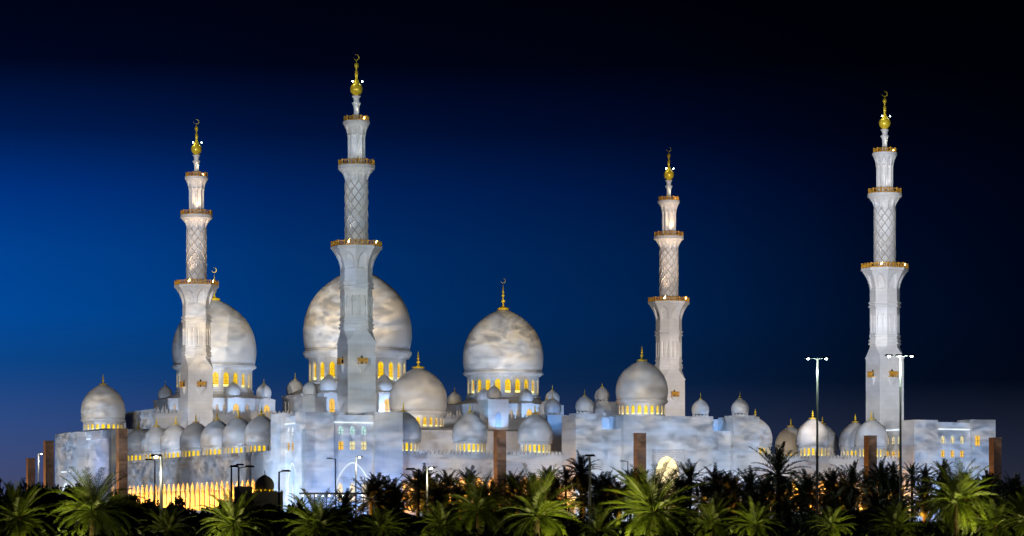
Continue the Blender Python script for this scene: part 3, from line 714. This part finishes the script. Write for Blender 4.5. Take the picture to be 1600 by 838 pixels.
# ------------------------------------------------------------------ architectural lights on roofs and terraces
BLUE = (.36, .58, 1.0)
def up(v, u, z, tv, tu, tz, P, ang=100, c=BLUE, r=.3): spot('facade_uplight', MW(v, u, z), MW(tv, tu, tz), P, ang, c, .8, r)
# great dome drums and octagons, washed blue from the hall roof
for v, P in ((8, 9e3), (25, 1.1e4), (42, 1.0e4), (97, 1.0e4), (114, 1.1e4), (131, 9e3)): up(v, 151.5, 40.2, v, 164, 46, P * .33, 110)
for v in (50, 68, 87): up(v, 151.5, 40.2, v, 160, 48, 5e3, 115)
# drums of the great domes from the octagon roofs
for cx, oR, z in ((25.4, 16.0, 45.6), (68.5, 20.2, 47.6), (114.2, 16.0, 45.6)):
    for a in (200, 235, 300, 335):
        x = cx + oR * cos(radians(a)); y = 177 + oR * sin(radians(a))
        up(x, y, z, cx + (oR - 6) * cos(radians(a)), 177 + (oR - 6) * sin(radians(a)), z + 9, 700, 95, (.62, .78, 1.0))
# corner building faces from the garden
for v, P in ((-16, 1.2e4), (-8, 5e3), (0, 1.5e4)): up(v, -31, 10.6, v, -20, 16, P * .45, 90, (.13, .36, 1.0))
for u, P in ((-17, 9e3), (-8.5, 1.5e4), (1, 1.3e4)): up(-31, u, 10.6, -19.4, u, 22, P * .6, 100, (.36, .60, 1.0))
for v in (136, 145, 153): up(v, -30, 10.6, v, -20, 17, 4e3, 100, (.30, .52, 1.0))
# entrance: blue recess tops and base
for v in (54, 82): up(v, -16.5, 31.4, v, -12.6, 33.0, 700, 120, (.15, .42, 1.0))
up(56, 12, 34.4, 57.3, 17, 36, 700, 120, (.15, .42, 1.0))
for v in (48, 60, 76, 88): up(v, -31, 10.6, v, -20, 18, 3.5e3, 100, (.5, .68, 1.0))
# amber lamps added at the foot of the front arcades, for glow behind the palms
for v in (6, 14, 22, 30, 38, 95, 103, 111, 119, 127): up(v, -17.5, 12.0, v + 1, -13, 15.5, 650, 110, (1.0, .42, .03), .2)
# turret terrace and portal hall kiosk
up(86.9, 114, 33, 86.9, 118, 40, 4000, 70, (.25, .5, 1.0)); up(80.5, 116, 35.9, 82, 119, 42, 2500, 70, (.2, .55, 1.0))
# arcade dome sides: low blue wash from the roofs
for v in (16, 32.5, 104.5, 120.5): up(v, -11.8, 25.6, v, -4, 30, 750 if v < 90 else 300, 140, (.42, .62, 1.0))
for u in (33.5, 50, 66, 82, 98): up(-17.6, u, 25.6, -12, u, 30.5, 900, 140, (.45, .64, 1.0))
# inner dome row and the portal hall wall, lamps added where the projectors are blocked
up(112, 12, 26, 128, 24, 30, 6000, 90, (1.0, .78, .55)); up(124, -2, 26, 130, 12, 30, 1500, 110, (.6, .72, 1.0)); up(104, 30, 26, 128, 44, 30, 6000, 90, (1.0, .78, .55))
for v, uu in ((38, 30), (60, 30), (99, 60)): up(v - 4, uu, 27, v, 118, 30, 4.0e4 if uu < 50 else 2.2e4, 62 if uu < 50 else 75, (1.0, .84, .74), .5)
# side entrance
up(-32, 150, 10.6, -21, 158, 24, 7e3, 110, (.5, .66, 1.0)); up(-27, 138, 22, -19, 138, 27, 2500, 110, (.32, .45, 1.0))

# ------------------------------------------------------------------ brown light pylons
def pylon(px, top_py, d, label, w=1.75, lit='left'):
    p = at(px, top_py, d); z0 = ground_z(d); H = p.z - z0
    t = thing('light_pylon', label, 'pylon', (p.x, p.y, z0), ROT, 'tall brown stone light pylons')
    h = w / 2
    put('shaft', MB().box(-h, h, -h, h, -1, H), PYL, t)
    put('cap', MB().box(-h - .05, h + .05, -h - .05, h + .05, H + .002, H + .14), PYL, t)
    for z in (H - 1.6, H - 8.5):
        for rz in (0, -pi / 2):
            put('vent_grille', MB().box(-.26, .26, -h - .03, -h + .05, z - .26, z + .26), PYL, t, rz=rz)
    return t
for px, py, d, lab in ((76, 690, 600, 'brown light pylon at the left edge of the side entrance'), (48, 717, 690, 'small distant pylon at the far left behind a street lamp'),
                       (190.5, 671, 590, 'brown pylon in front of the leftmost arcade domes'), (781, 673, 560, 'dark brown pylon between two front domes left of the entrance'),
                       (999.7, 678, 570, 'brown pylon standing before the entrance wall'), (1360, 682, 570, 'brown pylon in front of the rightmost front dome'),
                       (1555, 685, 600, 'brown pylon at the right end of the far corner building')):
    pylon(px, py, d, lab, 1.8 if px > 100 else 1.7)
    p = at(px, py, d)
    spot('pylon_uplight', (p.x - 9, p.y - 3.5, ground_z(d) + .4), (p.x, p.y, p.z - 6), 9000 if px > 100 else 14000, 75, (1.0, .60, .22), .7, .2)

# ------------------------------------------------------------------ guard house and covered walk
d = 420; p = at(413.5, 800, d); z0 = ground_z(d); S = d / FOC
t = thing('guard_house', 'small tan guard house with a dark dome below the left arcade', 'guard house', (p.x, p.y, z0), ROT)
zr_ = CAM_Z + (831 - 770) * S - z0
put('wall', MB().box(-2.2, 2.2, -1.5, 1.5, -.5, zr_), TAN, t)
put('parapet', (lambda q: (merlons(q, (-2.2, -1.5), (2.2, -1.5), zr_ + .002, zr_ + .05, zr_ + .35, .4, .12), q)[1])(MB()), TAN, t)
put('side_block', MB().box(-4.0, -2.25, -1.2, 1.4, -.5, zr_ + .85), TAN, t)
dm = MB().lathe([(1.25, 0), (1.25, .55)] + [(r, z + .6) for r, z in dome_profile(1.36, 1.95, -14, 16, .1)], 28); d_ = put('dome', dm, TAN, t, True, (0, 0, zr_))
put('finial', MB().lathe([(.12, 2.45), (.05, 2.7), (.07, 2.8), (.015, 3.2)], 8), DARKM, d_)
for k in range(12):
    a = 2 * pi * (k + .5) / 12; put('window', pane_mb(.24, .1, .3, .42, .03), YEL, d_, loc=(1.27 * cos(a), 1.27 * sin(a), 0), rz=a + pi / 2)

d = 600; p0 = at(468, 770, d); p1 = at(592, 770, d); S = d / FOC
z0 = ground_z(d); t = thing('covered_walk', 'flat roofed covered walk with a row of downlights before the corner building', 'walkway', (p0.x, d, z0), 0)
Lw = p1.x - p0.x; zr_ = p0.z - z0
put('roof', MB().box(0, Lw, -1.5, 1.5, zr_ - .35, zr_), DARKPOLE, t)
for i in range(7): put('post', MB().lathe([(.09, 0), (.09, zr_ - .36)], 8, Lw * (i + .2) / 6.5, 1.2), DARKPOLE, t)
for i in range(12): put('downlight', MB().sphere((0, 0, 0), .11, 5), LAMPY if i % 3 else LAMPW, t, loc=(Lw * (i + .5) / 12, -.3 + .2 * (i % 3), zr_ - .62))
point('walk_light', (p0.x + Lw * .5, d - .5, z0 + zr_ - 1.2), 350, (1, .7, .35))

# ------------------------------------------------------------------ street lamps
def lamp(px, top_py, d, heads, label, lit, pole=POLE, w=.16, col=(.80, 1.0, .92), power=1500, group='street lamps among the palms', arm=None):
    p = at(px, top_py, d); z0 = ground_z(d); H = p.z - z0
    t = thing('street_lamp', label, 'street lamp', (p.x, p.y, z0), 0, group)
    put('pole', MB().lathe([(w * 1.5, -.3), (w * 1.5, .5), (w, .6), (w * .6, H)], 10), pole, t)
    for sx, reach in heads:
        a = MB().tube([(0, 0, H - .12), (sx * reach * .5, 0, H - .02), (sx * reach, 0, H)], .05, 6); ar = put('arm', a, pole, t)
        hx = sx * (reach + .35)
        hd = put('lamp_head', MB().add([(hx - .45, -.18, H - .02), (hx + .45, -.18, H - .02), (hx + .45, .18, H - .02), (hx - .45, .18, H - .02), (hx - .32, -.12, H + .14), (hx + .32, -.12, H + .14), (hx + .32, .12, H + .14), (hx - .32, .12, H + .14)],
                 [(3, 2, 1, 0), (4, 5, 6, 7), (0, 1, 5, 4), (1, 2, 6, 5), (2, 3, 7, 6), (3, 0, 4, 7)]), DARKM, t)
        if lit:
            put('lens', MB().sphere((hx, -.06, H - .05), .14, 6, 0, .75), LAMPW if lit == 1 else LAMPY, hd)
            point('street_light', (p.x + hx, p.y - .5, p.z - 1.3), power * .6, col, .15)
    return t
lamp(1277, 560, 300, ((-1, .55), (1, .55)), 'tall lit twin head lamp in front of the right front domes', 1, w=.15, power=600)
lamp(1407, 556, 300, ((-1, .8), (-1, -.25), (1, .75)), 'tall lit street lamp crossing the rightmost minaret', 1, w=.15, power=600)
lamp(556, 714, 420, ((1, .2),), 'lit lamp before the corner building arch', 1, w=.14, col=(1, .95, .8), power=700)
lamp(667, 731, 330, ((1, .15),), 'lit lamp with a yellowish pole beside the dark palms right of the corner building', 1, w=.14, col=(1, .92, .7), power=600)
lamp(252, 713, 210, ((-1, .0),), 'near lit lamp with a thick pale pole below the left domes', 1, w=.14, col=(1, .95, .8), power=320)
lamp(60, 709, 520, ((1, .2),), 'lit lamp at the far left between two pylons', 2, w=.15, col=(1, .9, .7), power=700)
lamp(921.5, 713, 230, ((0, .0),), 'slim pale pole lamp right of the dark palm', 0, w=.14)
lamp(361.5, 727, 300, ((1, .5),), 'dark unlit lamp beside a pale double arm lamp below the left arcade', 0, DARKPOLE, .13)
lamp(373, 730, 260, ((-1, .05), (1, .6)), 'pale pole with two dark unlit heads below the left arcade', 0, POLE, .11)
lamp(436, 737, 260, ((1, .25),), 'dark unlit lamp left of the corner building', 0, DARKPOLE, .12)
lamp(524.5, 717, 420, ((-1, .5),), 'thin dark lamp just left of the big blind arch', 0, DARKPOLE, .11)
lamp(654, 734, 250, ((-1, .3),), 'dark unlit lamp in front of a bushy palm', 0, DARKPOLE, .13)
lamp(981, 721, 480, ((-1, .5),), 'thin dark lamp left of the entrance pylon', 0, DARKPOLE, .1)
lamp(242, 719, 330, ((-1, .3),), 'pale unlit lamp just behind the thick lit pole', 0, POLE, .11)

# ------------------------------------------------------------------ palms
def palm_crown(seed, L, nf, nl, droop=1.0, up=1.0, lw=.019):
    rnd = random.Random(seed); m = MB()
    for i in range(nf):
        f = (i + .5) / nf
        el = radians((88 - 128 * f ** .9) * up + rnd.uniform(-8, 8)); a = i * 2.399963 + rnd.uniform(-.25, .25)
        ln = L * rnd.uniform(.82, 1.08) * (.8 + .25 * sin(pi * min(1, f + .15)))
        p = Vector((0, 0, 0)) + Vector((cos(a), sin(a), 0)) * .12; pts = [p.copy()]; dr = radians(rnd.uniform(38, 70)) * droop * (.55 + .8 * f)
        S = 12; tw = rnd.uniform(-.35, .35)
        for k in range(S):
            e = el - dr * ((k + 1) / S) ** 1.5
            p = p + Vector((cos(e) * cos(a), cos(e) * sin(a), sin(e))) * (ln / S); pts.append(p.copy())
        m.tube(pts, .045, 3, 0, .012)
        for k in range(nl):
            t = .13 + .87 * (k + rnd.uniform(0, .6)) / nl; x = min(t * S, S - .001); j = int(x); q = pts[j].lerp(pts[j + 1], x - j)
            dv = (pts[j + 1] - pts[j]).normalized(); sd = dv.cross(Vector((0, 0, 1)))
            if sd.length < .1: sd = Vector((-sin(a), cos(a), 0))
            sd.normalize(); upv = sd.cross(dv)
            ll = L * .17 * (1.25 - .75 * abs(t - .42) / .58) * rnd.uniform(.8, 1.15)
            for sg in (-1, 1):
                v = (dv * rnd.uniform(.75, 1.05) + sd * sg * (.85 + tw * sg * .3) + upv * rnd.uniform(.05, .55)).normalized()
                e = q + v * ll + Vector((0, 0, -.12 * ll)); wv = dv * lw * rnd.uniform(.8, 1.3); mid = q.lerp(e, .45) + Vector((0, 0, .04 * ll))
                m.add([tuple(q - wv * .5), tuple(q + wv * .5), tuple(mid + wv), tuple(e), tuple(mid - wv)], [(0, 1, 2, 3, 4)])
    return m
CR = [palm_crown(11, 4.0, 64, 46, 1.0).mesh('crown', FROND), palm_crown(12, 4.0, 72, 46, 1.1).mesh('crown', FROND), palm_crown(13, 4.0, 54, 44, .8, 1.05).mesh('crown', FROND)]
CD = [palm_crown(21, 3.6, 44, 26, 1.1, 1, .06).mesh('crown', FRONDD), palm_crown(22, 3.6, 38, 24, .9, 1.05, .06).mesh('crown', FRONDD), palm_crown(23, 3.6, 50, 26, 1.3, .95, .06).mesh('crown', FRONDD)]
def trunk_mb(h, r):
    pr = [(r * 1.35, -.4)]; n = max(4, int(h / .35))
    for i in range(n): z = h * i / n; pr += [(r * (1.16 - .1 * i / n), z), (r * (1.0 - .1 * i / n), z + h / n * .8)]
    pr += [(r * 1.25, h - .25), (r * .9, h + .15), (r * .3, h + .35)]
    return MB().lathe(pr, 10)
pk = 0
def palm(px, py, rp, d, label, lit, group=None, var=None):
    global pk; pk += 1
    p = at(px, py, d); z0 = ground_z(d); h = max(1.0, p.z - z0); s = rp * d / FOC / (3.5 if lit else 3.6)
    t = thing('palm_tree', label, 'palm tree', (p.x, p.y, p.z - h), random.uniform(0, 6.28), group or 'date palms in front of the mosque')
    put('trunk', trunk_mb(h, .24 * max(.8, s)), BARK, t)
    v = var if var is not None else pk
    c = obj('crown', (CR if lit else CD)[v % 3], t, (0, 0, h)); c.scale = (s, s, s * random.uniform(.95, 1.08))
    return p, h
GLOW = (1.0, .88, .34)
def palm_light(p, h, P, side=-3.0, c=GLOW, fwd=6.5, dz=-2.2):  # unseen lamp added to light the palm, in place of the road lamps
    spot('palm_fill', (p.x + side * 1.3, p.y - fwd * .55, max(p.z + dz, ground_z(p.y - fwd * .55) + .4)), (p.x - side * .1, p.y, p.z + .8), P, 75, c, .8, .12)
LIT = [
    (145, 800, 72, 215, 'brightly lit green palm in front of the leftmost arches', 2100, -3),
    (28, 812, 62, 190, 'half lit palm at the lower left corner', 600, 3),
    (366, 822, 58, 205, 'squat lit palm below the guard house', 1500, -2.5),
    (497, 826, 62, 200, 'dim green palm below the near corner building', 800, -3),
    (838, 806, 74, 205, 'bright green palm below the dome beside the entrance', 2000, 3),
    (1022, 800, 84, 200, 'largest bright palm, in front of the portal arch', 2600, -3.5),
    (1494, 786, 66, 215, 'bright palm below the far right corner building', 2000, 2.5),
    (1604, 815, 52, 200, 'lit palm cut by the right edge', 1100, 2),
    (1180, 822, 40, 210, 'small half lit palm in the dark right of the biggest palm', 700, -2),
    (1300, 826, 36, 220, 'small green palm at the foot of the tall twin lamp', 800, 2),
]
LIT += [
    (748, 796, 58, 235, 'half lit olive palm left of the bright one beside the entrance', 480, -3),
    (690, 824, 44, 215, 'low olive palm at the bottom right of the yellow lit pole', 330, -2),
    (596, 830, 40, 210, 'low dim palm at the bottom below the lit lamp', 220, 2),
    (934, 830, 40, 215, 'low green palm at the bottom between the two brightest palms', 360, 2),
    (1112, 820, 44, 215, 'low green palm at the right foot of the biggest palm', 560, -2),
    (1400, 826, 44, 210, 'low dim palm left of the bright right palm', 300, 2),
    (1556, 824, 46, 205, 'low green palm right of the bright right palm', 480, -2),
    (262, 830, 42, 205, 'low dim palm right of the thick lit pole', 200, -2),
]
for px, py, rp, d, lab, P, side in LIT:
    p, h = palm(px, py, rp, d, lab, True)
    palm_light(p, h, P * 1.5, side)
DARK = [
    (1216, 742, 56, 300, 'tall dark palm right of the entrance, fronds dark against the wall'),
    (908, 742, 40, 400, 'dark palm silhouette against the wall left of the entrance'),
    (590, 765, 32, 470, 'dark palm against the lit corner building base'),
    (622, 783, 26, 430, 'small palm with blue light behind it'),
    (664, 758, 36, 420, 'bushy dark palm beside the lit yellow pole'),
    (700, 765, 34, 430, 'dark palm left of the brown pylon, among glowing lights'),
    (733, 760, 36, 440, 'dark palm under the left front dome'),
    (800, 762, 34, 460, 'dark palm just right of the brown pylon foot'),
    (858, 752, 28, 500, 'dark palm in the far row under the third front dome'),
    (884, 752, 26, 510, 'far small palm left of the tall silhouette palm'),
    (950, 765, 34, 420, 'dark palm behind the biggest bright palm, left side'),
    (985, 758, 30, 450, 'dark palm in front of the entrance pylon'),
    (1078, 752, 38, 380, 'dark palm right of the portal arch'),
    (1118, 758, 36, 400, 'dark palm before the right part of the entrance wall'),
    (1142, 765, 34, 390, 'second dark palm before the entrance wall, right of the first'),
    (1172, 765, 38, 340, 'dark palm just left of the tall dark one'),
    (1252, 772, 36, 330, 'dark palm left of the tall twin lamp pole'),
    (1300, 758, 30, 420, 'dark palm with amber arches glowing through, right of the twin lamp'),
    (1332, 762, 44, 300, 'dark wide palm below the right brown pylon'),
    (1376, 750, 40, 320, 'dark palm leaning below the rightmost front dome'),
    (1395, 740, 22, 520, 'far small palm beside the tall lamp on the right'),
    (1425, 745, 26, 480, 'far dark palm left of the right corner building'),
    (1446, 746, 24, 500, 'far dark palm before the right corner building, left of centre'),
    (1473, 740, 24, 470, 'dark palm top behind the bright right palm'),
    (1544, 760, 30, 380, 'dark palm below the far right pylon'),
    (1580, 772, 36, 300, 'dark palm near the right edge'),
    (540, 792, 34, 330, 'dark palm by the lit lamp below the corner building'),
    (468, 800, 26, 380, 'small dark palm right of the guard house'),
]
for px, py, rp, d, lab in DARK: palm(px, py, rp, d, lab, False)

rp_ = random.Random(19)
ROW = [(560, 700, 6, 'dark palm in the crowded row right of the corner building'), (704, 880, 8, 'dark palm in the crowded row under the left front domes'),
       (890, 1070, 8, 'dark palm in the crowded row below the entrance building'), (1085, 1240, 8, 'dark palm in the crowded row right of the portal arch'),
       (1255, 1420, 8, 'dark palm in the crowded row under the right front domes'), (1432, 1590, 7, 'dark palm in the crowded row below the far right building')]
for x0, x1, n, lab in ROW:
    n -= 2
    for i in range(n):
        px = x0 + (x1 - x0) * (i + .5) / n + rp_.uniform(-7, 7)
        q_, hq = palm(px, 778 + rp_.uniform(-7, 9), rp_.uniform(38, 48), rp_.uniform(330, 450), lab, False, lab.replace('dark palm', 'dark palms'), rp_.randrange(3))
        if i % 3 != 1: spot('trunk_uplight', (q_.x - 1.2, q_.y - 1.6, q_.z - hq + .3), (q_.x, q_.y, q_.z), 2200, 75, (1.0, .45, .05), .7, .1)
        if i % 2: palm(px + rp_.uniform(4, 14), 800 + rp_.uniform(-7, 9), rp_.uniform(36, 46), rp_.uniform(270, 330), lab, False, lab.replace('dark palm', 'dark palms'), rp_.randrange(3))

# ------------------------------------------------------------------ shrubs and dark trees
def bush_mb(seed, n, w=1.0, h=1.0, leaf=.16):
    r = random.Random(seed); m = MB(); lobes = [(r.uniform(-.6, .6), r.uniform(-.5, .5), r.uniform(.35, .9), r.uniform(.3, .52)) for _ in range(9)]
    for i in range(n):
        lx, ly, lz, lr = lobes[i % 9]
        th = r.uniform(0, 2 * pi); ph = math.acos(r.uniform(-1, 1)); q = lr * r.uniform(.55, 1.05)
        c = Vector(((lx + q * sin(ph) * cos(th)) * w, (ly + q * sin(ph) * sin(th)) * w, max(.02, lz + q * cos(ph)) * h))
        a = Vector((r.uniform(-1, 1), r.uniform(-1, 1), r.uniform(-.6, 1))).normalized(); b = a.cross(Vector((r.uniform(-1, 1), r.uniform(-1, 1), r.uniform(-1, 1)))).normalized()
        s = leaf * r.uniform(.6, 1.3)
        m.add([tuple(c - a * s), tuple(c + b * s * .5), tuple(c + a * s), tuple(c - b * s * .5)], [(0, 1, 2, 3)])
    return m
BU = [bush_mb(31 + i, 1500, 1, 1, .11).mesh('foliage', LEAF) for i in range(4)]
def stem_mb(): 
    m = MB(); m.tube([(0, 0, -.2), (.03, 0, .3), (0, .02, .7)], .06, 6, 0, .03)
    for a in (.4, 2.3, 4.4): m.tube([(0, 0, .3), (.25 * cos(a), .25 * sin(a), .55), (.42 * cos(a), .42 * sin(a), .85)], .035, 5, 0, .012)
    return m
STEM = stem_mb().mesh('stem', BARK)
def bush(px, top_py, wp, d, label, group):
    p = at(px, top_py, d); z0 = ground_z(d); h = max(1.2, (p.z - z0) / 1.28); w = wp * d / FOC
    t = thing('shrub', label, 'shrub', (p.x, p.y, z0), random.uniform(0, 6.28), group)
    f = obj('foliage', random.choice(BU), t); f.scale = (w, w, h); s = obj('stem', STEM, t); s.scale = (w, w, h)
rb = random.Random(5)
for i in range(15):
    bush(55 + i * 16 + rb.uniform(-5, 5), (752 if i < 6 else 768) + rb.uniform(-6, 12) + i * .9, 20, 430 + rb.uniform(-40, 60), 'dark shrub in the black hedge row under the left pylons and arches', 'shrubs below the left arcade')
for i in range(12):
    bush(235 + i * 19 + rb.uniform(-5, 5), 788 + rb.uniform(-8, 8), 24, 330 + rb.uniform(-30, 40), 'dark shrub in front of the guard house and glowing arches', 'shrubs before the guard house')
for i in range(13):
    bush(450 + i * 21 + rb.uniform(-6, 6), 797 + rb.uniform(-8, 8), 26, 270 + rb.uniform(-20, 40), 'dark shrub under the corner building and lit lamps', 'shrubs below the corner building')
for i in range(9):
    bush(690 + i * 26 + rb.uniform(-6, 6), 800 + rb.uniform(-8, 6), 28, 290 + rb.uniform(-20, 40), 'dark shrub under the palms left of the entrance', 'shrubs left of the entrance')
for i in range(13):
    bush(1050 + i * 28 + rb.uniform(-6, 6), 794 + rb.uniform(-8, 8), 28, 290 + rb.uniform(-20, 40), 'dark shrub under the palms right of the entrance', 'shrubs right of the entrance')
for i in range(8):
    bush(1500 + i * 15 + rb.uniform(-4, 4), 744 + rb.uniform(-6, 8), 17, 480 + rb.uniform(-30, 40), 'dark shrub in the hedge by the far right pylon', 'shrubs at the right edge')
for i in range(10):
    bush(-8 + i * 12 + rb.uniform(-4, 4), 758 + rb.uniform(-8, 10), 19, 380 + rb.uniform(-30, 40), 'dark shrub in the left edge hedge', 'shrubs at the left edge')
# undergrowth: low ground cover along the whole front
ug = MB(); ru = random.Random(77)
for i in range(26000):
    d = ru.uniform(165, 420); x = ru.uniform(-.19, .19) * d; z = ground_z(d) + abs(ru.gauss(0, .55))
    a = Vector((ru.uniform(-1, 1), ru.uniform(-1, 1), ru.uniform(0, 1.4))).normalized() * ru.uniform(.15, .4); b = a.cross(Vector((ru.uniform(-1, 1), ru.uniform(-1, 1), ru.uniform(-1, 1)))).normalized() * .12
    c = Vector((x, d, z)); ug.add([tuple(c - a), tuple(c + b), tuple(c + a), tuple(c - b)], [(0, 1, 2, 3)])
uo = put('undergrowth', ug, LEAF); uo['kind'] = 'stuff'
# blue and amber garden floods low behind the palms
for px, d, c, P in ((622, 560, (.1, .45, 1.0), 2500), (910, 560, (.12, .5, 1.0), 2500), (1112, 580, (.45, .6, 1.0), 2000), (1442, 560, (.3, .5, 1.0), 2500), (1415, 560, (.3, .5, 1.0), 1500)):
    p = at(px, 800, d); spot('garden_flood', (p.x, d, ground_z(d) + .5), (p.x + 3, d + 25, 18), P * 2, 110, c, .8, .2)
